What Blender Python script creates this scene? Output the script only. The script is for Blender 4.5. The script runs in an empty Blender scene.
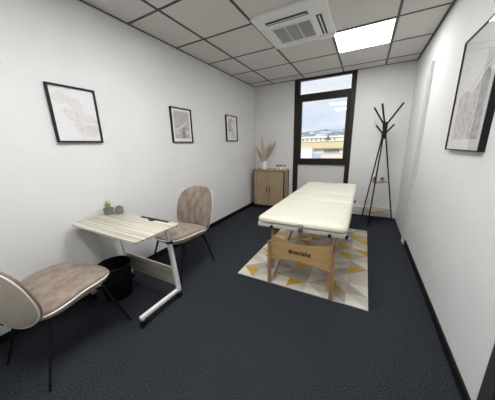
import bpy, bmesh, math, random
from mathutils import Vector, Matrix
random.seed(7)
S = bpy.context.scene
COL = S.collection
PI = math.pi
W, H, YB, YF = 2.627, 2.40, 4.197, -1.10      # room width, height, back wall, wall behind the camera

# ------------------------------------------------------------------ materials
def mat(name, color, rough=.6, metal=0, spec=.5, noise=None, bump=None, sheen=0, coat=0):
    """noise=(scale, other colour, stretch xyz, lo, hi); bump=(scale, strength, distance)"""
    m = bpy.data.materials.new(name); m.use_nodes = True
    nt = m.node_tree; b = nt.nodes['Principled BSDF']
    b.inputs['Base Color'].default_value = (*color, 1)
    b.inputs['Roughness'].default_value = rough
    b.inputs['Metallic'].default_value = metal
    b.inputs['Specular IOR Level'].default_value = spec
    if sheen:
        b.inputs['Sheen Weight'].default_value = sheen
        b.inputs['Sheen Roughness'].default_value = .4
    if coat:
        b.inputs['Coat Weight'].default_value = coat
    tc = nt.nodes.new('ShaderNodeTexCoord')
    if noise:
        sc, c2, st, lo, hi = noise
        mp = nt.nodes.new('ShaderNodeMapping'); mp.inputs['Scale'].default_value = st
        nt.links.new(tc.outputs['Object'], mp.inputs['Vector'])
        n = nt.nodes.new('ShaderNodeTexNoise'); n.inputs['Scale'].default_value = sc
        n.inputs['Detail'].default_value = 5
        nt.links.new(mp.outputs[0], n.inputs['Vector'])
        r = nt.nodes.new('ShaderNodeValToRGB')
        r.color_ramp.elements[0].position = lo; r.color_ramp.elements[0].color = (*color, 1)
        r.color_ramp.elements[1].position = hi; r.color_ramp.elements[1].color = (*c2, 1)
        nt.links.new(n.outputs['Fac'], r.inputs['Fac'])
        nt.links.new(r.outputs['Color'], b.inputs['Base Color'])
    if bump:
        n = nt.nodes.new('ShaderNodeTexNoise'); n.inputs['Scale'].default_value = bump[0]
        n.inputs['Detail'].default_value = 3
        nt.links.new(tc.outputs['Object'], n.inputs['Vector'])
        bp = nt.nodes.new('ShaderNodeBump'); bp.inputs['Strength'].default_value = bump[1]
        bp.inputs['Distance'].default_value = bump[2]
        nt.links.new(n.outputs['Fac'], bp.inputs['Height'])
        nt.links.new(bp.outputs['Normal'], b.inputs['Normal'])
    return m

def emit(name, color, strength):
    m = bpy.data.materials.new(name); m.use_nodes = True
    nt = m.node_tree; nt.nodes.remove(nt.nodes['Principled BSDF'])
    e = nt.nodes.new('ShaderNodeEmission')
    e.inputs['Color'].default_value = (*color, 1); e.inputs['Strength'].default_value = strength
    nt.links.new(e.outputs[0], nt.nodes['Material Output'].inputs['Surface'])
    return m

def pane_glass(name, extra=0.0):
    m = bpy.data.materials.new(name); m.use_nodes = True
    nt = m.node_tree; nt.nodes.remove(nt.nodes['Principled BSDF'])
    t = nt.nodes.new('ShaderNodeBsdfTransparent'); g = nt.nodes.new('ShaderNodeBsdfGlossy')
    g.inputs['Roughness'].default_value = 0.0
    f = nt.nodes.new('ShaderNodeFresnel'); f.inputs['IOR'].default_value = 1.5 + extra
    mx = nt.nodes.new('ShaderNodeMixShader')
    ge = nt.nodes.new('ShaderNodeNewGeometry'); ml = nt.nodes.new('ShaderNodeMath'); ml.operation = 'MULTIPLY'
    iv = nt.nodes.new('ShaderNodeMath'); iv.operation = 'SUBTRACT'; iv.inputs[0].default_value = 1
    nt.links.new(ge.outputs['Backfacing'], iv.inputs[1]); nt.links.new(f.outputs[0], ml.inputs[0]); nt.links.new(iv.outputs[0], ml.inputs[1])
    nt.links.new(ml.outputs[0], mx.inputs[0]); nt.links.new(t.outputs[0], mx.inputs[1])
    nt.links.new(g.outputs[0], mx.inputs[2])
    nt.links.new(mx.outputs[0], nt.nodes['Material Output'].inputs['Surface'])
    return m

M = dict(
    wall=mat('wall_render', (.74, .735, .725), .75, bump=(110, .5, .010), noise=(3, (.77, .765, .755), (1, 1, 1), .3, .7)),
    smooth=mat('smooth_paint', (.74, .735, .725), .6),
    tile=mat('ceiling_tile', (.70, .685, .655), .9, noise=(260, (.60, .585, .56), (1, 1, 1), .4, .7)),
    bar=mat('ceiling_bar', (.055, .05, .047), .45),
    carpet=mat('carpet', (.010, .0115, .0145), .95, spec=.1, noise=(170, (.052, .058, .070), (1, 1, 1), .40, .64), bump=(420, .4, .003)),
    black=mat('black_satin', (.008, .008, .009), .5, spec=.25),
    base=mat('black_skirting', (.006, .006, .007), .5, spec=.25),
    frame_dark=mat('window_brown', (.020, .014, .011), .5, spec=.25),
    panel=mat('window_lower_panel', (.66, .66, .64), .55),
    white=mat('white_plastic', (.80, .80, .78), .4),
    white_metal=mat('white_metal', (.80, .80, .80), .3, spec=.5),
    duct=mat('duct_plastic', (.60, .60, .575), .5),
    grey=mat('grey_grille', (.22, .22, .22), .7),
    slat=mat('grille_slat', (.50, .50, .49), .6),
    plug=mat('face_plug_edge', (.42, .40, .30), .6),
    slot=mat('dark_slot', (.05, .05, .05), .7),
    oak=mat('oak_board', (.43, .325, .20), .55, noise=(9, (.30, .22, .135), (5, 5, .35), .35, .7)),
    zebra=mat('zebra_board', (.56, .53, .44), .45, noise=(6, (.29, .26, .20), (.16, 10, 10), .42, .64)),
    beech=mat('beech_wood', (.56, .37, .165), .45, noise=(6, (.48, .31, .13), (.5, 4, 6), .35, .7), coat=.1),
    beech_leg=mat('beech_leg', (.42, .265, .14), .45, noise=(8, (.33, .20, .10), (5, 5, .5), .35, .7)),
    cream=mat('cream_vinyl', (.65, .625, .51), .42, bump=(160, .08, .003)),
    cream_edge=mat('cream_vinyl_edge', (.65, .625, .51), .45),
    velvet=mat('taupe_velvet', (.185, .14, .108), .9, spec=.15, sheen=.25, noise=(13, (.335, .27, .22), (1.3, 1, .55), .32, .70)),
    shell=mat('beige_fabric', (.60, .54, .455), .8, spec=.2, noise=(14, (.54, .48, .40), (1, 1, 1), .3, .7)),
    piping=mat('ivory_piping', (.82, .78, .70), .6),
    steel=mat('steel', (.55, .55, .55), .3, metal=1),
    pot=mat('concrete_pot', (.17, .165, .15), .85, noise=(60, (.24, .235, .21), (1, 1, 1), .3, .7)),
    leaf=mat('leaf_green', (.16, .30, .06), .5, noise=(30, (.42, .52, .16), (1, 1, 1), .4, .7)),
    leaf2=mat('sage_leaf', (.17, .23, .10), .6, noise=(40, (.30, .36, .19), (1, 1, 1), .4, .7)),
    leaf4=mat('grey_green_leaf', (.11, .125, .085), .6, noise=(40, (.17, .19, .13), (1, 1, 1), .4, .7)),
    leaf3=mat('dark_leaf', (.035, .055, .03), .6),
    clay=mat('clay_pot', (.42, .30, .22), .8),
    soil=mat('soil', (.03, .022, .016), .95),
    ceramic=mat('white_ceramic', (.78, .77, .75), .45, bump=(45, .5, .01)),
    pampas=mat('pampas_grass', (.74, .62, .43), .9, noise=(30, (.60, .47, .29), (1, 1, 1), .35, .65)),
    pampas2=mat('dry_flower', (.66, .47, .29), .9),
    candle=mat('pale_cup', (.84, .83, .80), .35),
    traywood=mat('tray_wood', (.22, .17, .12), .6),
    paper=mat('print_paper', (.74, .73, .73), .8),
    beige_ink=mat('beige_ink', (.66, .63, .60), .85, noise=(12, (.71, .69, .67), (1, 1, 1), .3, .75)),
    pale_ink=mat('pale_ink', (.62, .60, .58), .85),
    taupe_ink=mat('taupe_ink', (.43, .39, .365), .85, noise=(25, (.52, .48, .45), (1, 1, 1), .3, .75)),
    grey_ink=mat('grey_ink', (.40, .37, .35), .85, noise=(30, (.62, .60, .58), (1, 1, 1), .35, .65)),
    line_ink=mat('line_ink', (.50, .45, .41), .85),
    vase_ink=mat('vase_ink', (.27, .24, .22), .85),
    dark_grey=mat('dark_grey_door', (.035, .036, .04), .5),
    rug_white=mat('rug_white', (.66, .62, .55), .95, spec=.1, noise=(160, (.58, .54, .475), (1, 1, 1), .35, .7), bump=(320, .4, .004)),
    rug_light=mat('rug_light_grey', (.54, .50, .435), .95, spec=.1, noise=(160, (.46, .425, .37), (1, 1, 1), .35, .7), bump=(320, .4, .004)),
    rug_grey=mat('rug_grey', (.42, .385, .335), .95, spec=.1, noise=(160, (.35, .32, .275), (1, 1, 1), .35, .7), bump=(320, .4, .004)),
    rug_yellow=mat('rug_ochre', (.56, .35, .065), .95, spec=.1, noise=(160, (.47, .285, .05), (1, 1, 1), .35, .7), bump=(320, .4, .004)),
    led=emit('led_diffuser', (.985, .99, .995), 20.0), led_added=emit('led_diffuser_added', (.985, .99, .995), 27.5),  # second emission serves only the added out-of-view panels
    glass=pane_glass('clear_glass'),
    glass2=pane_glass('picture_glass', .45),
    bin=mat('bin_plastic', (.006, .006, .007), .5, spec=.25),
    yellow_wall=mat('yellow_roof', (.60, .50, .25), .8),
    pale_wall=mat('pale_render', (.70, .66, .58), .8),
    white_wall=mat('white_render', (.80, .79, .76), .8),
    blue_door=mat('blue_shutter', (.42, .52, .66), .6),
    dark_window=mat('dark_window', (.20, .21, .22), .4),
    sand=mat('yard', (.45, .42, .38), .9),
    hill=mat('hill', (.17, .23, .27), .95, noise=(.11, (.50, .53, .55), (1, .3, 2.2), .48, .62)),  # bluish distance haze is put into the hill colour
    far_tree=mat('far_tree', (.10, .12, .12), .9),
)

# ------------------------------------------------------------------ mesh helpers
def box(bm, c, s, rot=None, bev=0, seg=2, mi=0):
    vs = bmesh.ops.create_cube(bm, size=1)['verts']
    bmesh.ops.scale(bm, vec=Vector(s), verts=vs)
    fs = list({f for v in vs for f in v.link_faces})
    if bev:
        r = bmesh.ops.bevel(bm, geom=list({e for v in vs for e in v.link_edges}), offset=bev, segments=seg, profile=.5, affect='EDGES')
        vs = list({v for f in r['faces'] for v in f.verts} | {v for v in vs if v.is_valid})
        vs = list({v for v0 in vs for f in v0.link_faces for v in f.verts})
    fs = {f for v in vs for f in v.link_faces}
    for f in fs: f.material_index = mi
    if rot is not None: bmesh.ops.rotate(bm, cent=(0, 0, 0), matrix=rot, verts=vs)
    bmesh.ops.translate(bm, vec=Vector(c), verts=vs)

def bx(bm, x0, x1, y0, y1, z0, z1, bev=0, mi=0):
    box(bm, ((x0+x1)/2, (y0+y1)/2, (z0+z1)/2), (abs(x1-x0), abs(y1-y0), abs(z1-z0)), None, bev, 2, mi)

def bar(bm, a, b, w, d, bev=0, up=(0, 0, 1)):
    """rectangular bar from a to b"""
    a, b = Vector(a), Vector(b); t = (b-a).normalized()
    u = Vector(up)
    if abs(t.dot(u)) > .95: u = Vector((0, 1, 0))
    s = t.cross(u).normalized(); u = s.cross(t)
    R = Matrix((s, u, t)).transposed()
    box(bm, (a+b)/2, (w, d, (b-a).length), R, bev)

def tube(bm, pts, r, seg=8, closed=False, cap=True):
    pts = [Vector(p) for p in pts]; n = len(pts)
    rs = r if isinstance(r, (list, tuple)) else [r]*n
    rings = []; nrm = None
    for i, p in enumerate(pts):
        if closed: t = (pts[(i+1) % n]-pts[i-1]).normalized()
        else: t = (pts[min(i+1, n-1)]-pts[max(i-1, 0)]).normalized()
        if nrm is None:
            nrm = t.orthogonal().normalized()
        nrm = (nrm - t*nrm.dot(t)).normalized(); b = t.cross(nrm)
        rings.append([bm.verts.new(p+rs[i]*(math.cos(2*PI*k/seg)*nrm+math.sin(2*PI*k/seg)*b)) for k in range(seg)])
    for i in range(n if closed else n-1):
        A, B = rings[i], rings[(i+1) % n]
        for k in range(seg): bm.faces.new((A[k], A[(k+1) % seg], B[(k+1) % seg], B[k]))
    if cap and not closed:
        bm.faces.new(rings[0][::-1]); bm.faces.new(rings[-1])

def lathe(bm, prof, seg=28, c=(0, 0, 0), mi=0):
    rings = []
    for r, z in prof:
        if r < 1e-5: rings.append([bm.verts.new((c[0], c[1], c[2]+z))])
        else: rings.append([bm.verts.new((c[0]+r*math.cos(2*PI*k/seg), c[1]+r*math.sin(2*PI*k/seg), c[2]+z)) for k in range(seg)])
    for A, B in zip(rings, rings[1:]):
        for k in range(seg):
            k2 = (k+1) % seg
            v = [A[k % len(A)], A[k2 % len(A)], B[k2 % len(B)], B[k % len(B)]]
            u = []
            for q in v:
                if q not in u: u.append(q)
            if len(u) > 2:
                f = bm.faces.new(u); f.material_index = mi

def prism(bm, poly, thick, plane, mi=0):
    """2-D polygon extruded; plane maps (a, b, t) to xyz"""
    A = [bm.verts.new(plane(a, b, 0)) for a, b in poly]
    B = [bm.verts.new(plane(a, b, thick)) for a, b in poly]
    n = len(A); fs = [bm.faces.new(A), bm.faces.new(B[::-1])]
    for i in range(n): fs.append(bm.faces.new((A[i], B[i], B[(i+1) % n], A[(i+1) % n])))
    for f in fs: f.material_index = mi

def obj(name, bm, m, parent=None, smooth=False, recalc=True):
    if recalc: bmesh.ops.recalc_face_normals(bm, faces=bm.faces)
    me = bpy.data.meshes.new(name); bm.to_mesh(me); bm.free()
    for q in (m if isinstance(m, (list, tuple)) else [m]): me.materials.append(M[q])
    if smooth:
        me.polygons.foreach_set('use_smooth', [True]*len(me.polygons))
        if smooth != 'all':
            try: me.set_sharp_from_angle(angle=math.radians(38))
            except Exception: pass
    o = bpy.data.objects.new(name, me); COL.objects.link(o)
    if parent is not None: o.parent = parent
    return o

def tag(o, label, cat, group=None, kind=None):
    o['label'] = label; o['category'] = cat
    if group: o['group'] = group
    if kind: o['kind'] = kind
    return o

def thing(name, label, cat, loc=(0, 0, 0), rz=0, group=None):
    o = bpy.data.objects.new(name, None); COL.objects.link(o)
    o.location = loc; o.rotation_euler = (0, 0, rz); o.empty_display_size = .05
    return tag(o, label, cat, group)

def struct(name, bm, m, smooth=False):
    o = obj(name, bm, m, None, smooth); o['kind'] = 'structure'; return o

def dup(root, loc, rz=None, label=None):
    r = root.copy(); COL.objects.link(r); r.location = loc
    if rz is not None: r.rotation_euler = (0, 0, rz)
    if label: r['label'] = label
    for ch in list(root.children):
        c = ch.copy(); COL.objects.link(c); c.parent = r
        for g in list(ch.children):
            d = g.copy(); COL.objects.link(d); d.parent = c
    return r

NB = bmesh.new

# ------------------------------------------------------------------ room shell
WX0, WX1 = .832, 1.853          # window opening, floor to ceiling
T = .14
bm = NB(); bx(bm, -T, W+T, YF-T, YB+T, -.12, 0); struct('floor', bm, 'carpet')
bm = NB(); bx(bm, -T, 0, YF-T, YB+T, 0, H); struct('wall_left', bm, 'wall')
bm = NB(); bx(bm, W, W+T, YF-T, 3.10, 0, H)
struct('wall_right', bm, 'wall')
bm = NB(); bx(bm, W, W+T, 3.10, YB+T, 0, H); struct('wall_right_smooth', bm, 'smooth')
bm = NB(); bx(bm, 0, WX0, YB, YB+T, 0, H); bx(bm, WX1, W, YB, YB+T, 0, H); struct('wall_back', bm, 'wall')
bm = NB(); bx(bm, 0, W, YF-T, YF, 0, H); struct('wall_front', bm, 'wall')
# ceiling: mineral tiles over a dark grid
gx = [.417, 1.0105, 1.6456, 2.2283]; gy = [1.529+.6*k for k in range(-4, 5)]
bm = NB(); bx(bm, -T, W+T, YF-T, YB+T, H, H+.12); struct('ceiling', bm, 'tile')
bm = NB()
for x in gx: bx(bm, x-.0115, x+.0115, YF, YB, H-.004, H+.01)
for y in gy: bx(bm, 0, W, y-.0105, y+.0105, H-.0035, H+.01)
bx(bm, 0, .016, YF, YB, H-.005, H+.01); bx(bm, W-.024, W, YF, YB, H-.005, H+.01)
bx(bm, 0, W, YB-.016, YB, H-.005, H+.01)
struct('trim_ceiling_grid', bm, 'bar')
# skirtings and trunking
bm = NB(); bx(bm, 0, .012, .74, YB, 0, .068, .002); struct('baseboard_left', bm, 'base')
bm = NB(); bx(bm, W-.012, W, YF, 3.095, 0, .066, .002); struct('baseboard_right', bm, 'base')
bm = NB(); bx(bm, 0, WX0-.004, YB-.012, YB, 0, .068, .002); struct('baseboard_back', bm, 'base')
bm = NB(); bx(bm, 0, .03, YF, .735, .072, .185, .003); bx(bm, .03, .033, YF, .735, .122, .135)
struct('trim_left_trunking', bm, 'white')
bm = NB(); bx(bm, 0, .012, YF, .735, 0, .072, .002); struct('baseboard_left_near', bm, 'base')
bm = NB(); bx(bm, 1.86, W-.001, YB-.045, YB, .012, .165, .003); bx(bm, 1.86, W-.001, YB-.048, YB-.045, .088, .098)
struct('trim_back_trunking', bm, 'white')
bm = NB(); bx(bm, W-.018, W, 3.10, 3.20, 0, 2.07); bx(bm, W-.030, W-.018, 3.10, 3.12, 0, 2.07, .002); bx(bm, W-.030, W-.018, 3.18, 3.20, 0, 2.07, .002); bx(bm, W-.026, W-.018, 3.135, 3.165, 0, 2.07, .002)
struct('trim_right_cable_duct', bm, 'duct')
# door frame low in the right corner of the view
bm = NB(); bx(bm, W-.02, W, .98, 1.06, 0, 2.1, .003); bx(bm, W-.02, W, .06, .14, 0, 2.1, .003); bx(bm, W-.02, W, .06, 1.06, 2.02, 2.1, .003)
bx(bm, W-.012, W, .14, .98, .005, 2.02)
d = struct('door_1', bm, 'dark_grey')
bm = NB(); tube(bm, [(W-.012, .24, 1.02), (W-.06, .24, 1.02), (W-.06, .36, 1.02)], .009, 8); obj('door_handle', bm, 'steel', d, True)

# ------------------------------------------------------------------ window
y0, y1 = YB-.012, YB+.075
bm = NB()
bx(bm, WX0, .925, y0, y1, 0, H, .004); bx(bm, 1.774, WX1, y0, y1, 0, H, .004)
bx(bm, .925, 1.774, y0, y1, H-.032, H-.002, .003); bx(bm, .925, 1.774, y0, y1, 2.075, 2.138, .003)
bx(bm, .925, 1.774, y0, y1, .885, .945, .003); bx(bm, .925, 1.774, y0, y1, 0, .05, .003)
win = struct('window_1', bm, 'frame_dark')
bm = NB(); a, b = YB-.022, YB+.05
bx(bm, .928, .972, a, b, .947, 2.073, .004); bx(bm, 1.728, 1.771, a, b, .947, 2.073, .004)
bx(bm, .972, 1.728, a, b, 2.018, 2.073, .004); bx(bm, .972, 1.728, a, b, .947, 1.002, .004)
sash = obj('sash', bm, 'frame_dark', win)
bm = NB(); bx(bm, .94, .958, YB-.034, YB-.02, 1.36, 1.44, .003); bx(bm, .942, .956, YB-.056, YB-.034, 1.42, 1.436, .003); bx(bm, .942, .956, YB-.06, YB-.046, 1.31, 1.436, .004)
obj('window_handle', bm, 'black', sash)
bm = NB(); bx(bm, .97, 1.730, YB+.018, YB+.022, 1.0, 2.02); obj('pane', bm, 'glass', sash)
bm = NB(); bx(bm, .923, 1.776, YB+.028, YB+.032, 2.13, 2.37); obj('pane', bm, 'glass', win)
bm = NB(); bx(bm, .923, 1.776, YB+.02, YB+.05, .04, .89); obj('lower_panel', bm, 'panel', win)

# ------------------------------------------------------------------ ceiling equipment
def ceiling_light(x0, x1, ya, yb, label, m='led_added'):
    t = thing('ceiling_light', label, 'ceiling light', ((x0+x1)/2, (ya+yb)/2, H), 0, 'square LED ceiling panels')
    w, d = (x1-x0)/2, (yb-ya)/2
    bm = NB(); bx(bm, -w, w, -d, -d+.01, -.008, 0); bx(bm, -w, w, d-.01, d, -.008, 0); bx(bm, -w, -w+.01, -d+.01, d-.01, -.008, 0); bx(bm, w-.01, w, -d+.01, d-.01, -.008, 0)
    obj('frame', bm, 'white', t)
    bm = NB(); bx(bm, -w+.01, w-.01, -d+.01, d-.01, -.005, 0); obj('diffuser', bm, m, t)
    return t
ceiling_light(1.658, 2.217, 2.742, 3.318, 'square lit LED panel set in the ceiling right of the air conditioner', 'led')
ceiling_light(1.023, 1.634, .942, 1.512, 'unseen LED ceiling panel near the desk, added to brighten the room')  # added out of view to lift the wall brightness
ceiling_light(1.023, 1.634, -.258, .312, 'unseen LED ceiling panel by the wall opposite the window, added to brighten the room')  # another unseen panel, added as fill for the near end


ac = thing('air_conditioner', 'white square air conditioning cassette with grey grille in the ceiling', 'air conditioner', (1.36, 2.38, H))
bm = NB(); bx(bm, -.33, .33, -.35, .35, -.03, 0, .006); obj('body', bm, 'white', ac)
bm = NB(); bx(bm, -.208, .155, -.10, .225, -.034, -.029)
g = obj('grille', bm, 'grey', ac)
bm = NB()
for x in (-.087, .034): bx(bm, x-.004, x+.004, -.10, .225, -.037, -.033)
bx(bm, -.218, -.208, -.11, .235, -.037, -.029); bx(bm, .155, .165, -.11, .235, -.037, -.029); bx(bm, -.208, .155, -.11, -.10, -.037, -.029); bx(bm, -.208, .155, .225, .235, -.037, -.029)
obj('grille_frame', bm, 'white', g)
bm = NB()
for k in range(26): bx(bm, -.206, .153, -.095+k*.0125, -.0915+k*.0125, -.036, -.033)
obj('grille_slats', bm, 'slat', g)
def slot(x0, x1, ya, yb, vane):
    bm = NB(); bx(bm, x0, x1, ya, yb, -.0315, -.029); o = obj('air_outlet', bm, 'slot' if vane != 'shut' else 'white', ac)
    bm = NB()
    lx, ly = x1-x0, yb-ya
    if vane == 'shut':
        bx(bm, x0+.006, x1-.006, ya+.006, yb-.006, -.036, -.0315, .002)
    else:
        R = Matrix.Rotation(math.radians(12), 3, 'Y' if lx < ly else 'X')
        if lx < ly: box(bm, ((x0+x1)/2+.002, (ya+yb)/2, -.037), (.012, ly-.02, .004), R)
        else: box(bm, ((x0+x1)/2, (ya+yb)/2-.002, -.037), (lx-.02, .010, .004), R)
    obj('vane', bm, 'white', o)
slot(-.228, .162, -.242, -.185, 'open'); slot(.214, .262, -.135, .255, 'open')
slot(-.316, -.286, -.135, .255, 'shut'); slot(-.19, .165, .272, .305, 'shut')
bm = NB(); lathe(bm, [(0, -.04), (.035, -.038), (.045, -.03), (.045, -.028)], 20, (.22, -.23, 0)); obj('sensor_dome', bm, 'white', ac, True)
bm = NB(); bx(bm, .17, .325, .27, .345, -.045, -.03, .005); obj('corner_cap', bm, 'white', ac)

# ------------------------------------------------------------------ framed pictures
def picture(y0, y1, z0, z1, side, label, group=None, fw=.012, dep=.026):
    """hung on the left (side=1) or right (side=-1) wall; local a runs along y, b up, d out of the wall"""
    X = .0005 if side > 0 else W-.0005
    t = thing('framed_picture', label, 'picture', (X, (y0+y1)/2, (z0+z1)/2), 0, group)
    w, h = (y1-y0)/2, (z1-z0)/2; s = side
    bm = NB()
    for q in ((-w, -w+fw, -h, h), (w-fw, w, -h, h), (-w+fw, w-fw, -h, -h+fw), (-w+fw, w-fw, h-fw, h)):
        bx(bm, 0, s*dep, q[0], q[1], q[2], q[3])
    obj('frame', bm, 'black', t)
    bm = NB(); bx(bm, 0, s*(.012 if s > 0 else .020), -w+fw, w-fw, -h+fw, h-fw); obj('paper', bm, 'paper', t)
    if side < 0:
        bm = NB(); bx(bm, s*.0245, s*.0265, -w+fw, w-fw, -h+fw, h-fw); obj('glass', bm, 'glass2', t)
    return t
def flat(parent, name, polys, m, lift=.0125, s=1, label=None):
    bm = NB()
    for p in polys: prism(bm, p, s*.0006, lambda a, b, c: (s*lift+c, a, b))
    o = obj(name, bm, m, parent)
    if label: o['label'] = label
    return o
def fan(cx, cy, r, a0, a1, n=18, wob=.08):
    pts = [(cx, cy)]
    for i in range(n+1):
        a = math.radians(a0+(a1-a0)*i/n)
        rr = r*(1+wob*math.sin(i*1.9)+.05*math.sin(i*.7))
        pts.append((cx+rr*math.cos(a), cy+rr*math.sin(a)))
    return pts
def stripline(pts, w):
    L, R = [], []
    for i, p in enumerate(pts):
        a, b = pts[max(i-1, 0)], pts[min(i+1, len(pts)-1)]
        t = Vector((b[0]-a[0], b[1]-a[1])).normalized()
        L.append((p[0]-t.y*w, p[1]+t.x*w)); R.append((p[0]+t.y*w, p[1]-t.x*w))
    return L+R[::-1]

p1 = picture(.780, 1.106, 1.328, 1.746, 1, 'black framed pale print of large beige petals above the desk', 'black framed prints on the left wall')
flat(p1, 'petal', [fan(-.085, .07, .085, 20, 150)], 'beige_ink', .0125); flat(p1, 'petal', [fan(-.02, .05, .082, -60, 130)], 'beige_ink', .0132)
flat(p1, 'petal', [fan(.0, .02, .075, 150, 290)], 'beige_ink', .0139); flat(p1, 'petal', [fan(.065, -.06, .082, 10, 200)], 'beige_ink', .0146)
flat(p1, 'petal', [fan(.07, -.075, .09, 170, 370)], 'beige_ink', .0153)
flat(p1, 'stem', [stripline([(-.11, .03), (-.06, .022), (.0, .02), (.012, -.06), (.02, -.14), (.022, -.19)], .0011)], 'line_ink', .016)
for k in range(9):
    a = math.radians(185+k*20); flat(p1, 'petal_vein', [stripline([(.07, -.075), (.07+.075*math.cos(a), -.075+.075*math.sin(a))], .0007)], 'taupe_ink', .0162)
p2 = picture(1.920, 2.266, 1.328, 1.738, 1, 'black framed taupe print of a dark vase with a wide white mat', 'black framed prints on the left wall')
flat(p2, 'printed_field', [[(-.125, -.155), (.125, -.155), (.125, .165), (-.125, .165)]], 'taupe_ink', .0125)
flat(p2, 'pale_sweep', [[(-.12, -.05), (-.06, -.025), (.02, .015), (.095, .065), (.11, .05), (.06, .005), (-.02, -.035), (-.118, -.075)]], 'pale_ink', .0132)
flat(p2, 'pale_leaves', [fan(-.085, -.11, .04, 20, 170, 10, .3), fan(.085, -.1, .045, 0, 180, 10, .3)], 'pale_ink', .0132)
flat(p2, 'vase_shape', [[(.0, -.15), (.045, -.15), (.05, -.09), (.04, -.05), (.036, -.02), (.014, -.02), (.008, -.05), (-.004, -.09)]], 'vase_ink', .0139)
flat(p2, 'grass_stem', [stripline([(.025, -.02), (.04, .06), (.085, .14)], .003), stripline([(.025, -.02), (.07, .04), (.11, .10)], .003)], 'grey_ink', .0146)
p3 = picture(3.092, 3.440, 1.350, 1.768, 1, 'black framed white print of grey brush strokes near the back corner', 'black framed prints on the left wall')
flat(p3, 'brush_stroke', [fan(-.03, .09, .075, 0, 300, 16, .25)], 'grey_ink', .0125); flat(p3, 'brush_stroke', [fan(-.05, .0, .06, 60, 330, 14, .3)], 'taupe_ink', .0132)
flat(p3, 'brush_stroke', [[(-.02, .03), (.03, .0), (.06, -.06), (.065, -.15), (.03, -.16), (.02, -.08), (-.03, -.02)]], 'grey_ink', .0139)
flat(p3, 'brush_stroke', [[(-.09, -.07), (-.05, -.06), (-.03, -.15), (-.08, -.14)]], 'beige_ink', .0132)
p4 = picture(1.580, 2.132, 1.200, 1.897, -1, 'large black framed print behind reflecting glass on the right wall', None, .007, .030)
flat(p4, 'printed_field', [[(-.20, -.28), (.20, -.28), (.20, -.02), (.10, .02), (.0, -.01), (-.08, .04), (-.16, .09), (-.2, .06)]], 'grey_ink', .0205, -1)
flat(p4, 'line_drawing', [stripline([(.19, .05), (.1, -.01), (.0, .03), (-.1, .10), (-.18, .12)], .002), stripline([(.17, .14), (.15, .17), (.12, .15)], .003)], 'line_ink', .0212, -1)

# ------------------------------------------------------------------ rug
RX0, RX1, RY0, RY1 = 1.04, 2.207, 1.628, 3.373
cw, chh = (RX1-RX0)/7, .1505
spec = {(0, 0): ('\\', 'Y', 'W'), (0, 3): ('\\', 'Y', 'L'), (3, 0): ('/', 'Y', 'L'), (3, 2): ('/', 'Y', 'G'), (3, 1): ('\\', 'G', 'G'),
        (5, 1): ('\\', 'L', 'Y'), (6, 3): ('/', 'Y', 'L'), (6, 0): ('\\', 'L', 'W'), (6, 1): ('\\', 'W', 'G'), (6, 2): ('/', 'L', 'L'),
        (5, 5): ('\\', 'Y', 'L'), (5, 7): ('\\', 'L', 'Y'), (6, 6): ('\\', 'Y', 'L'), (6, 8): ('\\', 'Y', 'L'), (6, 4): ('\\', 'W', 'G'),
        (2, 6): ('\\', 'Y', 'L'), (1, 6): ('/', 'Y', 'W'), (2, 0): ('\\', 'W', 'W'), (1, 0): ('/', 'L', 'W'), (1, 1): ('/', 'G', 'L'),
        (0, 1): ('/', 'W', 'G'), (0, 2): ('\\', 'W', 'L'), (1, 2): ('\\', 'G', 'L'), (2, 1): ('/', 'W', 'G'), (2, 2): ('\\', 'L', 'G'),
        (4, 0): ('\\', 'L', 'W'), (4, 1): ('/', 'W', 'G'), (4, 2): ('\\', 'G', 'L'), (5, 0): ('\\', 'G', 'L'), (5, 2): ('/', 'L', 'W'), (5, 3): ('/', 'W', 'G'),
        (5, 4): ('/', 'W', 'L'), (6, 5): ('/', 'G', 'L'), (6, 7): ('\\', 'L', 'W'), (5, 6): ('/', 'G', 'L'), (4, 4): ('\\', 'Y', 'G')}
cid = {'W': 0, 'L': 1, 'G': 2, 'Y': 3}
bm = NB(); zt = .010
for i in range(7):
    for j in range(12):
        dg, ua, lo = spec.get((i, j), (random.choice('/\\'), random.choice('WWLGLGY'), random.choice('WLGLG')))
        xa, xb = RX0+i*cw, RX0+(i+1)*cw; ya, yb = RY0+j*chh, min(RY0+(j+1)*chh, RY1)
        bl, br, tr, tl = (xa, ya), (xb, ya), (xb, yb), (xa, yb)
        # ua is the half holding the far edge, lo the half holding the near edge
        tris = [((bl, tr, tl), ua), ((bl, br, tr), lo)] if dg == '/' else [((br, tr, tl), ua), ((bl, br, tl), lo)]
        for tri, c in tris:
            f = bm.faces.new([bm.verts.new((x, y, zt)) for x, y in tri]); f.material_index = cid[c]
bmesh.ops.remove_doubles(bm, verts=bm.verts, dist=1e-5)
for e in [e for e in bm.edges if e.is_boundary]:
    a, b = e.verts
    va, vb = bm.verts.new((a.co.x, a.co.y, 0.0005)), bm.verts.new((b.co.x, b.co.y, .0005))
    bm.faces.new((a, b, vb, va))
rug = obj('rug', bm, ['rug_white', 'rug_light', 'rug_grey', 'rug_yellow'])
tag(rug, 'flat rug of grey, cream and ochre triangles under the massage table', 'rug')

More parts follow.
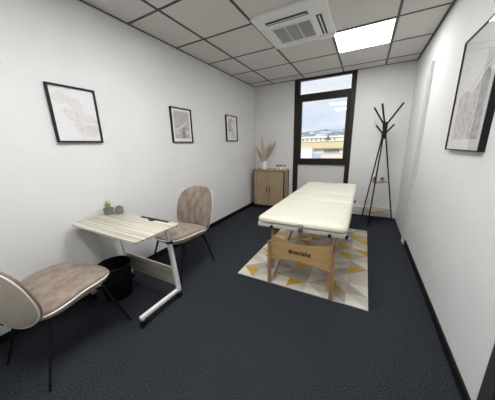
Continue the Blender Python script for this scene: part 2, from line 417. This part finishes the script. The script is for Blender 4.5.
# ------------------------------------------------------------------ massage table
TX, TY, TZ = 1.653, 2.56, .0105
mt = thing('massage_table', 'portable massage table with cream vinyl top and beech legs on the rug', 'massage table', (TX, TY, TZ))
hw, ya, yb = .364, -.985, .975
cuts = [ya, -.225, .155, yb]
for k in range(3):
    bm = NB(); n = 14
    c0, c1 = cuts[k]+(.010 if k else 0), cuts[k+1]-(.010 if k < 2 else 0)
    # rounded slab: outline rings
    def outline(inset, z):
        r0 = .055 if k == 0 else .02; r1 = .055 if k == 2 else .02
        pts = []
        for (cx, cy, r, a0) in ((hw, c1, r1, 0), (-hw, c1, r1, 90), (-hw, c0, r0, 180), (hw, c0, r0, 270)):
            sx = 1 if cx > 0 else -1; sy = 1 if cy == c1 else -1
            for i in range(7):
                a = math.radians(a0+15*i); rr = max(r-inset, .002)
                pts.append((cx-sx*r+(rr*math.cos(a) if r > inset else sx*0+math.cos(a)*.002-sx*(inset-r)), cy-sy*r+(rr*math.sin(a) if r > inset else math.sin(a)*.002-sy*(inset-r)), z))
        return [bm.verts.new(p) for p in pts]
    rings = [outline(.012, .606), outline(.002, .613), outline(0, .626), outline(.002, .638), outline(.007, .648), outline(.016, .6555), outline(.032, .661), outline(.06, .664), outline(.12, .666)]
    for A, B in zip(rings, rings[1:]):
        for i in range(len(A)): bm.faces.new((A[i], A[(i+1) % len(A)], B[(i+1) % len(A)], B[i]))
    bm.faces.new(rings[-1]); bm.faces.new(rings[0][::-1])
    obj('cushion', bm, 'cream', mt, 'all')
bm = NB(); bx(bm, -hw+.006, hw-.006, ya+.008, yb-.008, .568, .608, .010); obj('frame', bm, 'cream_edge', mt, True)
# face plug near the far end
bm = NB()
tube(bm, [(.0+.085*math.cos(a), .85+.07*math.sin(a), .6655) for a in [math.radians(150+240*i/24) for i in range(25)]], .004, 6)
obj('face_plug_seam', bm, 'plug', mt, True)
def leg_pair(ys, side):
    for sx in (-1, 1):
        x = sx*.262-.012*(sx < 0)+.018*(sx > 0)
        xl = x-.004 if sx < 0 else x+.006
        xu = xl+.028 if sx < 0 else xl-.044
        bm = NB(); bx(bm, xu-.004, xu+.022, ys+.012, ys+.036, .14, .568, .003)
        l = obj('leg', bm, 'beech_leg', mt)
        bm = NB(); bx(bm, xl-.004, xl+.024, ys-.014, ys+.012, 0, .42, .003) if sx < 0 else bx(bm, xl-.024, xl+.006, ys-.014, ys+.012, 0, .42, .003)
        obj('extension_leg', bm, 'beech_leg', l)
        for z in (.17, .27):
            bm = NB(); c = xl+.010 if sx < 0 else xl-.008
            tube(bm, [(c+sx*.013, ys-.001, z), (c+sx*.030, ys-.001, z)], .009, 10)
            obj('knob', bm, 'beech_leg', l, True)
            bm = NB(); tube(bm, [(c, ys-.018, z), (c, ys-.013, z)], .005, 8); obj('bolt', bm, 'steel', l, True)
        bm = NB(); bx(bm, x-.006 if sx < 0 else x-.026, x+.026 if sx < 0 else x+.006, ys+.008, ys+.04, .548, .572, .003)
        tube(bm, [(x+.008*(-sx), ys-.03*side, .575), (x+.008*(-sx), ys+.05*side, .575)], .012, 12)
        obj('hinge', bm, 'black', mt, True)
leg_pair(-.93, 1); leg_pair(.90, 1)
def end_panel(ys, first):
    bm = NB(); pl, pr = -.243, .262
    N = 16; top, bot = [], []
    for i in range(N+1):
        t = i/N; x = pl+(pr-pl)*t
        top.append((x, .478-.042*math.sin(PI*t)**1.2)); bot.append((x, .246+.036*math.sin(PI*t)**1.2))
    prism(bm, top+bot[::-1], .014, lambda a, b, c: (a, ys+c, b)); o = obj('end_panel', bm, 'beech', mt)
    for z in (.29, .36, .43):
        for x in (pl+.02, pr-.012):
            bm = NB(); tube(bm, [(x, ys-.003, z), (x, ys+.001, z)], .005, 8); obj('screw', bm, 'black', o)
    return o
ep = end_panel(-.932, True); end_panel(.90, False)
# lettering on the near end panel
cu = bpy.data.curves.new('lettering_curve', 'FONT'); cu.body = 'tectake'; cu.size = .055; cu.extrude = .0008; cu.offset = .0013; cu.space_character = 1.12
tmp = bpy.data.objects.new('lettering_tmp', cu); COL.objects.link(tmp)
bpy.context.view_layer.update()
me = bpy.data.meshes.new_from_object(tmp.evaluated_get(bpy.context.evaluated_depsgraph_get()))
bpy.data.objects.remove(tmp)
xs = [v.co.x for v in me.vertices]; wd = max(xs)-min(xs); x0 = min(xs)
for v in me.vertices:
    v.co = Vector((-.048+(v.co.x-x0)*.150/wd, -.9335-v.co.z, .341+v.co.y*1.05))
me.materials.clear(); me.materials.append(M['black'])
o = bpy.data.objects.new('lettering', me); COL.objects.link(o); o.parent = ep; o['label'] = 'black lettering'
bm = NB(); cxe, cze = -.072, .357
tube(bm, [(cxe+.0145*math.cos(a), -.933, cze+.0145*math.sin(a)) for a in [2*PI*i/24 for i in range(24)]], .0035, 6, closed=True)
bx(bm, cxe-.010, cxe+.010, -.9345, -.932, cze+.0025, cze+.0065); bx(bm, cxe-.0025, cxe+.0025, -.9345, -.932, cze-.010, cze+.006); bx(bm, cxe, cxe+.009, -.9345, -.932, cze-.009, cze-.005)
obj('emblem', bm, 'black', ep)['label'] = 'black round emblem'
# braces, latch, corner bumper
for sx in (-1, 1):
    bm = NB(); bar(bm, (sx*.24, -.885, .04), (sx*.24, .30, .562), .016, .026, .003)
    obj('brace', bm, 'beech_leg', mt)
    bm = NB(); bar(bm, (sx*.218, .885, .04), (sx*.218, -.28, .562), .016, .026, .003)
    obj('brace', bm, 'beech_leg', mt)
bm = NB(); bx(bm, .002, .038, -.996, -.978, .562, .645, .004); bx(bm, .010, .030, -1.003, -.99, .60, .618, .003); tube(bm, [(.012, -1.0, .632), (.028, -1.0, .632)], .006, 8); bx(bm, .013, .027, -1.0, -.985, .54, .57, .003)
obj('latch', bm, 'steel', mt, True)
for x in (-.225, .242):
    bm = NB(); lathe(bm, [(0, -.012), (.012, -.012), (.0135, 0), (.012, .012), (0, .012)], 16)
    bmesh.ops.rotate(bm, cent=(0, 0, 0), matrix=Matrix.Rotation(PI/2, 3, 'X'), verts=bm.verts); bmesh.ops.translate(bm, vec=(x, -.986, .582), verts=bm.verts)
    obj('round_knob', bm, 'black', mt, True)
bm = NB(); bx(bm, hw-.016, hw+.004, -.985, -.955, .572, .602, .003); obj('corner_bumper', bm, 'black', mt)
bm = NB(); bx(bm, hw-.004, hw+.012, .12, .17, .575, .60, .003); obj('side_catch', bm, 'black', mt)

# ------------------------------------------------------------------ chairs
def shell_pair(outline, deform, puff_f, puff_b, parent, nf, nb, edge_f=.018, bulge=1.03, N=44, R=8):
    def build(name, sgn, puff, m, lip):
        bm = NB(); rings = []
        for r in range(1, R+1):
            q = r/R
            w = puff*(1-q**(3.2 if sgn > 0 else 7))+lip*(1 if r < R else 0)*math.sqrt(max(0, 1-q**8))
            rings.append([bm.verts.new(deform(*[q*c for c in outline(2*PI*k/N)], sgn*w)) for k in range(N)])
            if r == R-1:
                for q2, w2 in (((.985, .85), (1+(bulge-1)*.75, .60), (bulge, .25)) if sgn > 0 else ((.97, .55),)):
                    rings.append([bm.verts.new(deform(*[q2*c for c in outline(2*PI*k/N)], sgn*w*w2)) for k in range(N)])
        c = bm.verts.new(deform(*[0*c for c in outline(0)], sgn*(puff+lip)))
        for k in range(N): bm.faces.new((c, rings[0][k], rings[0][(k+1) % N]))
        for A, B in zip(rings, rings[1:]):
            for k in range(N): bm.faces.new((A[k], A[(k+1) % N], B[(k+1) % N], B[k]))
        return obj(name, bm, m, parent, 'all')
    f = build(nf, 1, puff_f, 'velvet', edge_f)
    build(nb, -1, puff_b, 'shell', .008)
    bm = NB(); tube(bm, [deform(*[c*1.006 for c in outline(2*PI*k/64)], -.003) for k in range(64)], .0052, 6, closed=True)
    obj('piping', bm, 'piping', f, True)
def se(a, p): return math.copysign(abs(a)**p, a)
def seat_out(t):
    u, v = .246*se(math.cos(t), .72), .235*se(math.sin(t), .72)
    u *= 1-.05*(v/.222)
    return u, v
def seat_def(u, v, w):
    z = .442+.022*(u/.25)**2*(1 if v > 0 else 1+v/.222)-.012*max(0, v/.222)**2-.032*max(0, -v/.222)**1.6
    return Vector((u, v+.004, z+w))
def back_out(t):
    u, h = .236*se(math.cos(t), .70), .212*se(math.sin(t), .74 if math.sin(t) > 0 else .60)
    u *= 1+.035*(h/.212)
    return u, h
def back_def(u, h, w):
    hh = max(h+.212, 0); lean = .26
    y = -.250-.135*(hh/.424)**1.2+.078*(u/.236)**2
    return Vector((u, y+w*math.cos(lean), .362+hh*1.10+w*math.sin(lean)))
GC = 'velvet chairs at the small desk'
ch = thing('chair', 'taupe velvet chair seen from behind in the near left corner', 'chair', (.44, .45, 0), math.radians(7), GC)
shell_pair(seat_out, seat_def, .026, .070, ch, 'seat_cushion', 'seat_shell', .018, 1.0)
shell_pair(back_out, back_def, .026, .022, ch, 'back_cushion', 'back_shell', .014)
bm = NB(); bar(bm, (-.17, .13, .360), (.17, .13, .360), .022, .014, .003); bar(bm, (-.17, -.13, .360), (.17, -.13, .360), .022, .014, .003); bar(bm, (0, -.13, .360), (0, .13, .360), .03, .012)
bar(bm, (0, -.13, .360), (0, -.28, .40), .05, .012); bar(bm, (0, -.278, .396), (0, -.30, .50), .05, .010)
obj('under_frame', bm, 'black', ch)
for sx in (-1, 1):
    for fy, ty in ((.265, .14), (-.255, -.15)):
        bm = NB(); tube(bm, [(sx*.215, fy, 0), (sx*.165, ty, .375)], [.0065, .0115], 10)
        l = obj('leg', bm, 'black', ch, True)
dup(ch, (.462, 1.46, 0), PI, 'taupe velvet chair behind the desk facing it, back to the window')

# ------------------------------------------------------------------ desk
dk = thing('desk', 'small rolling desk with striped pale wood top and white metal frame', 'desk', (.46, .905, 0))
zt = .70
bm = NB()
def rrect(x0, x1, y0, y1, r):
    P = []
    for cx, cy, a0 in ((x1-r, y1-r, 0), (x0+r, y1-r, 90), (x0+r, y0+r, 180), (x1-r, y0+r, 270)):
        for i in range(6): a = math.radians(a0+18*i); P.append((cx+r*math.cos(a), cy+r*math.sin(a)))
    return P
prism(bm, rrect(-.408, .408, -.185, .185, .022), .016, lambda a, b, c: (a, b, zt-.016+c)); top = obj('desktop', bm, 'zebra', dk)
bm = NB(); bx(bm, -.02, .302, .160, .180, zt-.001, zt+.006, .002); box(bm, (.14, .152, zt+.004), (.05, .04, .012), None, .002)
obj('tablet_slot', bm, 'black', top)
for sx, xx in ((-1, -.35), (1, .305)):
    bm = NB(); bar(bm, (xx, .19, .09), (xx, .150, .535), .028, .036, .005); l = obj('column', bm, 'white_metal', dk)
    bm = NB(); bar(bm, (xx, .155, .46), (xx, .135, .655), .022, .028, .006)
    tube(bm, [(xx, .130, .64), (xx, .10, .672), (xx, .02, .676), (xx, -.12, .676)], .012, 10)
    obj('inner_post', bm, 'white_metal', l)
    bm = NB(); tube(bm, [(xx+.014, .149, .54), (xx+.04, .149, .54)], .010, 10); bar(bm, (xx, .1495, .53), (xx, .149, .548), .034, .042, .003); obj('clamp_knob', bm, 'black', l)
    for by, bz in ((.183, .16), (.176, .24)):
        bm = NB(); tube(bm, [(xx+.013, by, bz), (xx+.017, by, bz)], .006, 8); obj('bolt', bm, 'steel', l)
    bm = NB(); bar(bm, (xx, -.180, .084), (xx, .205, .084), .030, .026, .004); f = obj('base_bar', bm, 'white_metal', dk)
    for yy in (-.165, .19):
        bm = NB(); tube(bm, [(xx-.009, yy, .025), (xx+.009, yy, .025)], .025, 14); tube(bm, [(xx, yy, .022), (xx, yy, .072)], .006, 8)
        tube(bm, [(xx-.014, yy, .025), (xx-.010, yy, .025)], .019, 12)
        obj('caster', bm, 'black', f, True)
        bm = NB(); bx(bm, xx-.013, xx+.013, yy-.013, yy+.013, .060, .072, .002); obj('caster_plate', bm, 'steel', f)
bm = NB(); bx(bm, -.335, .292, .165, .181, .135, .295, .002); obj('cross_panel', bm, 'zebra', dk)

# pot plants on the desk
pp = thing('potted_plant', 'spiky green succulent in a small square grey pot on the desk', 'plant', (.090, 1.005, zt+.0005), math.radians(25))
bm = NB()
prof = [(.026, 0), (.030, .004), (.034, .055), (.034, .058), (.029, .058), (.028, .048)]
rings = []
for r, z in prof:
    rings.append([bm.verts.new((a*r, b*r, z)) for a, b in ((1, .7), (.7, 1), (-.7, 1), (-1, .7), (-1, -.7), (-.7, -1), (.7, -1), (1, -.7))])
for A, B in zip(rings, rings[1:]):
    for k in range(8): bm.faces.new((A[k], A[(k+1) % 8], B[(k+1) % 8], B[k]))
bm.faces.new(rings[0][::-1]); obj('pot', bm, 'pot', pp)
bm = NB(); lathe(bm, [(0, .05), (.029, .05), (.029, .046), (0, .046)], 12); obj('soil', bm, 'soil', pp)
def blade(bm, base, az, tilt, L, w, curve=.3):
    pts = []; n = 5; d = Vector((math.cos(az), math.sin(az), 0)); s = Vector((-math.sin(az), math.cos(az), 0)); p = Vector(base); a = tilt
    L_, R_, Mi = [], [], []
    for i in range(n+1):
        t = i/n; ww = w*(1-t)**.7*(.7+.6*t*(1-t)*4*.5)
        nr = Vector((0, 0, 1))*math.sin(a)*-1+d*math.cos(a)*-1
        L_.append(bm.verts.new(p+s*ww)); R_.append(bm.verts.new(p-s*ww)); Mi.append(bm.verts.new(p+(d*math.cos(a)-Vector((0, 0, 1))*math.sin(a))*ww*.6))
        p = p+(d*math.sin(a)+Vector((0, 0, 1))*math.cos(a))*L/n; a += curve/n
    for i in range(n):
        bm.faces.new((L_[i], Mi[i], Mi[i+1], L_[i+1])); bm.faces.new((Mi[i], R_[i], R_[i+1], Mi[i+1])); bm.faces.new((R_[i], L_[i], L_[i+1], R_[i+1]))
    bm.faces.new((L_[0], R_[0], Mi[0]))
bm = NB()
for k in range(13):
    blade(bm, (.006*math.cos(k*2.4), .006*math.sin(k*2.4), .048), k*2.4, .05+.045*k, .095-.0035*k, .010, .15)
obj('leaves', bm, 'leaf', pp, True)
pq = thing('potted_plant', 'rounded sage green succulent in a round dark grey pot on the desk', 'plant', (.165, 1.055, zt+.0005))
bm = NB(); lathe(bm, [(0, 0), (.024, 0), (.032, .012), (.036, .034), (.033, .053), (.029, .055), (.028, .045)], 20); obj('pot', bm, 'pot', pq, True)
bm = NB(); lathe(bm, [(0, .048), (.029, .048), (.029, .044), (0, .044)], 12); obj('soil', bm, 'soil', pq)
bm = NB()
for k in range(30):
    blade(bm, (.012*math.cos(k*2.4)*(k/30)**.5, .012*math.sin(k*2.4)*(k/30)**.5, .046), k*2.4, .1+.043*k, .034, .0085, -.5)
obj('leaves', bm, 'leaf2', pq, True)

# ------------------------------------------------------------------ waste bin
wb = thing('waste_bin', 'round black waste bin under the desk beside the near chair', 'bin', (.242, .885, 0))
bm = NB(); lathe(bm, [(0, .001), (.100, .001), (.106, .008), (.132, .305), (.129, .305), (.103, .012), (0, .010)], 36); obj('bucket', bm, 'bin', wb, True)
bm = NB(); tube(bm, [(.133*math.cos(a), .133*math.sin(a), .305) for a in [2*PI*i/40 for i in range(40)]], .006, 8, closed=True); obj('rim', bm, 'bin', wb, True)

# ------------------------------------------------------------------ cabinet and what stands on it
CX0, CX1, CY0, CY1, CZ = .10, .760, 3.875, 4.18, .793
cb = thing('cabinet', 'low oak cabinet with two doors and black frame in the back left corner', 'cabinet', (CX0, CY0, 0))
w, d = CX1-CX0, CY1-CY0
bm = NB(); bx(bm, .015, w-.015, .022, d-.012, .075, CZ-.02); obj('body', bm, 'oak', cb)
bm = NB(); bx(bm, 0, w, -.004, d, CZ-.018, CZ, .003); obj('top_board', bm, 'oak', cb)
bm = NB()
for x in (0, w-.018):
    for y in (.002, d-.02): bx(bm, x, x+.018, y, y+.018, 0, CZ-.018)
bx(bm, .018, w-.018, .004, .02, .06, .076); bx(bm, 0.004, .016, .02, d-.02, .06, .076); bx(bm, w-.016, w-.004, .02, d-.02, .06, .076); bx(bm, .018, w-.018, .006, .02, CZ-.03, CZ-.018)
obj('black_frame', bm, 'black', cb)
bm = NB(); bx(bm, .02, w-.02, .024, d-.03, .001, .06); obj('plinth', bm, 'black', cb)
bm = NB(); bx(bm, w-.0155, w-.006, .03, d-.03, .08, CZ-.03); obj('side_panel', bm, 'oak', cb)
mid = w*.515
for x0, x1, hx in ((.02, mid-.002, mid-.035), (mid+.002, w-.05, mid+.035)):
    bm = NB(); bx(bm, x0, x1, .0, .02, .078, CZ-.032, .002); dr = obj('door', bm, 'oak', cb)
    bm = NB(); tube(bm, [(hx, -.001, .36), (hx, -.022, .365), (hx, -.022, .455), (hx, -.001, .46)], .0065, 8); obj('handle', bm, 'black', dr, True)
bm = NB(); bx(bm, w-.05, w-.018, .002, .022, .076, CZ-.03); obj('front_stile', bm, 'oak', cb)

vs = thing('vase', 'white textured ceramic vase on the cabinet holding dried grass', 'vase', (.278, 4.03, CZ+.0005))
bm = NB(); lathe(bm, [(0, 0), (.060, 0), (.070, .012), (.074, .045), (.068, .09), (.050, .13), (.041, .15), (.045, .162), (.039, .162), (.034, .145), (.045, .12), (.06, .09), (.06, .03), (0, .02)], 32)
obj('body', bm, 'ceramic', vs, True)
def plume(label, dx, dy, L, wid, m, full):
    # one stem with a feathery head, standing in the vase
    t = thing('pampas_stem', label, 'dried grass', (.278+dx*.035, 4.03+dy*.035, CZ+.10), 0, 'dried grass stems in the vase')
    dirv = Vector((dx*.8, dy, 1)).normalized(); P = [dirv*L*s+Vector((dx, dy, 0))*.07*s*s for s in [i/10 for i in range(11)]]
    bm = NB(); tube(bm, P[:9], .0022, 6); obj('stem', bm, m, t, True)
    bm = NB(); r_ = random.Random(label)
    for i in range(230):
        s = full+(1-full)*r_.random(); q = s*10; k = min(int(q), 9); p = P[k].lerp(P[k+1], q-k)
        env = math.sin(PI*min(1, (s-full+.06)/(1.1-full)))**.7
        az = r_.random()*2*PI; side = Vector((math.cos(az), math.sin(az), 0))
        tip = p+side*1.25*wid*env*(.4+.7*r_.random())+dirv*(.04+.03*r_.random())
        tube(bm, [p, p.lerp(tip, .55)+side*.004, tip], [.0024, .0034, .0008], 4)
    obj('plume', bm, m, t)
plume('tallest upright plume of dried grass in the white vase', -.06, -.05, .47, .030, 'pampas', .25)
plume('dried plume leaning left in the white vase', -.50, .12, .33, .036, 'pampas', .2)
plume('dried plume leaning far right in the white vase', .60, -.10, .43, .034, 'pampas', .3)
plume('bushy dried plume leaning slightly right in the white vase', .26, .16, .38, .042, 'pampas', .2)
plume('short orange tinged plume just left of the tallest plume', -.16, -.42, .28, .034, 'pampas2', .2)

for i, lab in enumerate(('grey green succulent in a small white pot, nearest the dried grass vase', 'grey green succulent in a small white pot, middle of the three on the cabinet', 'grey green succulent in a small white pot, nearest the cabinet edge by the window')):
    q = thing('small_succulent', lab, 'plant', (.572+.072*i, 4.03, CZ+.0005), 0, 'small succulents in white pots on the cabinet')
    bm = NB(); lathe(bm, [(0, 0), (.025, 0), (.030, .006), (.032, .062), (.029, .062), (.027, .052), (0, .052)], 18); obj('pot', bm, 'candle', q, True)
    bm = NB()
    for k in range(26): blade(bm, (.013*math.cos(k*2.4)*(k/26)**.5, .013*math.sin(k*2.4)*(k/26)**.5, .052), k*2.4+i, .05+.035*k, .048, .011, -.5)
    obj('leaves', bm, 'leaf4', q, True)

# ------------------------------------------------------------------ coat rack
cr = thing('coat_rack', 'black tripod coat stand with branching arms and two wooden shelves', 'coat rack', (2.30, 3.90, 0))
feet = [(-.170, .205), (-.085, -.275), (.262, .078)]
hubs = []
def leg_at(f, z):
    h = Vector(f)/Vector(f).length*.022
    t = z/1.38; return Vector((f[0]*(1-t)+h.x*t, f[1]*(1-t)+h.y*t, z))
for f in feet:
    h = Vector(f)/Vector(f).length*.022
    bm = NB(); tube(bm, [(f[0], f[1], 0), (h.x, h.y, 1.38), (h.x, h.y, 1.50)], .0105, 10)
    obj('leg', bm, 'black', cr, True)
bm = NB(); tube(bm, [(0, 0, 1.31), (0, 0, 1.555)], .022, 14)
for k in range(3):
    h = Vector(feet[k])/Vector(feet[k]).length*.02; tube(bm, [(h.x, h.y, 1.33), (h.x, h.y, 1.55)], .012, 10)
obj('hub', bm, 'black', cr, True)
for tip, z0, r in (((.19, -.02, 1.795), 1.50, .0125), ((-.165, .06, 1.775), 1.50, .0125), ((-.075, -.16, 1.79), 1.50, .0125),
                   ((.115, .02, 1.515), 1.37, .012), ((-.115, .03, 1.515), 1.37, .012), ((.02, .11, 1.50), 1.37, .012)):
    bm = NB(); dirv = Vector((tip[0], tip[1], 0)).normalized()*.02
    tube(bm, [(dirv.x, dirv.y, z0-.04), (dirv.x*1.2, dirv.y*1.2, z0+.03), tip], r, 10); obj('arm', bm, 'black', cr, True)
for z in (.655, .205):
    bm = NB(); P = [leg_at(f, z).to_2d()*1.04 for f in feet]
    prism(bm, [(p.x, p.y) for p in P], .014, lambda a, b, c: (a, b, z-.007+c)); obj('shelf', bm, 'oak', cr)
for x, y, m_pot, lab, lf in ((-.050, .012, 'pot', 'tiny dark plant pot on the left of the coat stand shelf', 'leaf3'), (.052, .005, 'clay', 'tiny brown pot of dark leaves on the right of the coat stand shelf', 'leaf3')):
    q = thing('shelf_plant', lab, 'plant', (2.30+x, 3.90+y, .6625))
    bm = NB(); lathe(bm, [(0, 0), (.024, 0), (.030, .045), (.026, .045), (.024, .036), (0, .036)], 16); obj('pot', bm, m_pot, q, True)
    bm = NB()
    for k in range(16): blade(bm, (0, 0, .035), k*2.4, .15+.07*k, .048, .009, .1)
    obj('leaves', bm, lf, q, True)

# ------------------------------------------------------------------ outside the window
bm = NB(); bx(bm, -160, 200, 6, 420, -4.6, -4.5); o = struct('ground', bm, 'sand')
# ochre roofed workshop
ws = thing('workshop', 'long pale workshop with sloping ochre roof outside the window', 'building', (-14, 40, -4.5))
bm = NB(); bx(bm, -16, 24, 0, 18, 0, 4.95); obj('wall', bm, 'pale_wall', ws)
bm = NB(); prism(bm, [(-.5, 4.98), (18, 6.0), (18, 6.14), (-.5, 5.12)], 41, lambda a, b, c: (-16.5+c, a, b)); obj('roof', bm, 'yellow_wall', ws)
for k in range(5):
    bm = NB(); bx(bm, 9.83+k*.50, 9.83+k*.50+.42, -.06, .02, 4.27, 4.86); obj('window', bm, 'dark_window', ws)
bm = NB(); bx(bm, 8.0, 9.31, -.06, .02, 2.4, 4.15); obj('shutter', bm, 'blue_door', ws)
bm = NB(); bx(bm, 8.9, 24, -.10, .0, 4.15, 4.22); obj('string_course', bm, 'white_wall', ws)
an = thing('annex', 'plain white annex in front of the workshop at left', 'building', (-14, 35, -4.5))
bm = NB(); bx(bm, -12, 8.75, 0, 1.2, 0, 5.1); obj('wall', bm, 'white_wall', an)
bm = NB(); bx(bm, -12.1, 8.85, -.1, 1.3, 5.1, 5.24); obj('coping', bm, 'white_wall', an)
lb = thing('long_building', 'low beige building with a row of posts behind the ochre roof', 'building', (-30, 80, -4.5))
bm = NB(); bx(bm, -30, 60, 0, 12, 0, 7.8); obj('wall', bm, 'pale_wall', lb)
bm = NB(); bx(bm, -30, 60, -.3, 12, 7.8, 8.35); obj('parapet', bm, 'white_wall', lb)
bm = NB(); bx(bm, -30, 60, -.5, 0, 6.55, 6.8); obj('ledge', bm, 'white_wall', lb)
for k in range(8):
    bm = NB(); bx(bm, 12.0+k*1.5, 12.28+k*1.5, -.3, 0, 6.8, 7.55); obj('post', bm, 'dark_window', lb)
tt = thing('tree', 'dark pointed tree in front of the low beige building', 'tree', (-8.9, 76, -4.5))
bm = NB(); tube(bm, [(0, 0, 0), (0, 0, 7.1)], .12, 8); obj('trunk', bm, 'traywood', tt)
bm = NB(); lathe(bm, [(0, 7.0), (1.0, 7.05), (.8, 7.3), (.3, 7.6), (.2, 8.2), (0, 8.7)], 12)
for v in bm.verts: v.co += Vector((random.uniform(-.1, .1), random.uniform(-.1, .1), random.uniform(-.08, .08)))
obj('crown', bm, 'far_tree', tt, True)
# hills
bm = NB(); nx, ny = 60, 10; V = []
for j in range(ny):
    row = []
    for i in range(nx):
        x = -330+i*10; y = 300+j*14
        hgt = 31*math.sin(min(1, j/(ny-2))*PI/2)*(.92+.05*math.sin(x*.021+1)+.04*math.sin(x*.07)+.04*math.sin(x*.19+j))
        row.append(bm.verts.new((x, y, -4.5+hgt+(0 if j else -1))))
    V.append(row)
for j in range(ny-1):
    for i in range(nx-1): bm.faces.new((V[j][i], V[j][i+1], V[j+1][i+1], V[j+1][i]))
struct('hills', bm, 'hill', 'all')

# ------------------------------------------------------------------ light
wd = bpy.data.worlds.new('sky'); S.world = wd; wd.use_nodes = True
nt = wd.node_tree; bg = nt.nodes['Background']
tc = nt.nodes.new('ShaderNodeTexCoord'); mp = nt.nodes.new('ShaderNodeMapping'); mp.inputs['Scale'].default_value = (1.6, 1.6, 5)
n = nt.nodes.new('ShaderNodeTexNoise'); n.inputs['Scale'].default_value = 2.2; n.inputs['Detail'].default_value = 6; n.inputs['Roughness'].default_value = .55
r = nt.nodes.new('ShaderNodeValToRGB'); r.color_ramp.elements[0].position = .36; r.color_ramp.elements[0].color = (.66, .77, .96, 1)
r.color_ramp.elements[1].position = .62; r.color_ramp.elements[1].color = (.88, .93, 1, 1)
nt.links.new(tc.outputs['Generated'], mp.inputs[0]); nt.links.new(mp.outputs[0], n.inputs['Vector']); nt.links.new(n.outputs['Fac'], r.inputs['Fac']); nt.links.new(r.outputs[0], bg.inputs['Color'])
bg.inputs['Strength'].default_value = 1.0
sl = bpy.data.lights.new('sun', 'SUN'); sl.energy = 3.3; sl.angle = math.radians(2); sl.color = (1, .96, .9)
so = bpy.data.objects.new('sun', sl); COL.objects.link(so); so.location = (0, -10, 30); so.rotation_euler = (math.radians(48), 0, math.radians(-25))

# ------------------------------------------------------------------ camera
yaw, pitch, roll, f = .4973, .2479, -.0271, 213.88
fw = Vector((-math.sin(yaw)*math.cos(pitch), math.cos(yaw)*math.cos(pitch), -math.sin(pitch)))
rt = Vector((math.cos(yaw), math.sin(yaw), 0)); up = rt.cross(fw)
rt2 = math.cos(roll)*rt+math.sin(roll)*up; up2 = -math.sin(roll)*rt+math.cos(roll)*up
cam = bpy.data.cameras.new('camera'); cam.sensor_width = 36; cam.lens = f*36/495; cam.clip_start = .02; cam.clip_end = 2000
co = bpy.data.objects.new('camera', cam); COL.objects.link(co)
mw = Matrix((rt2, up2, -fw)).transposed().to_4x4(); mw.translation = Vector((2.0697, -.0233, 1.2651)); co.matrix_world = mw
S.camera = co
S.view_settings.view_transform = 'Standard'; S.view_settings.look = 'None'; S.view_settings.gamma = 1; S.view_settings.use_curve_mapping = False
S.view_settings.exposure = 0
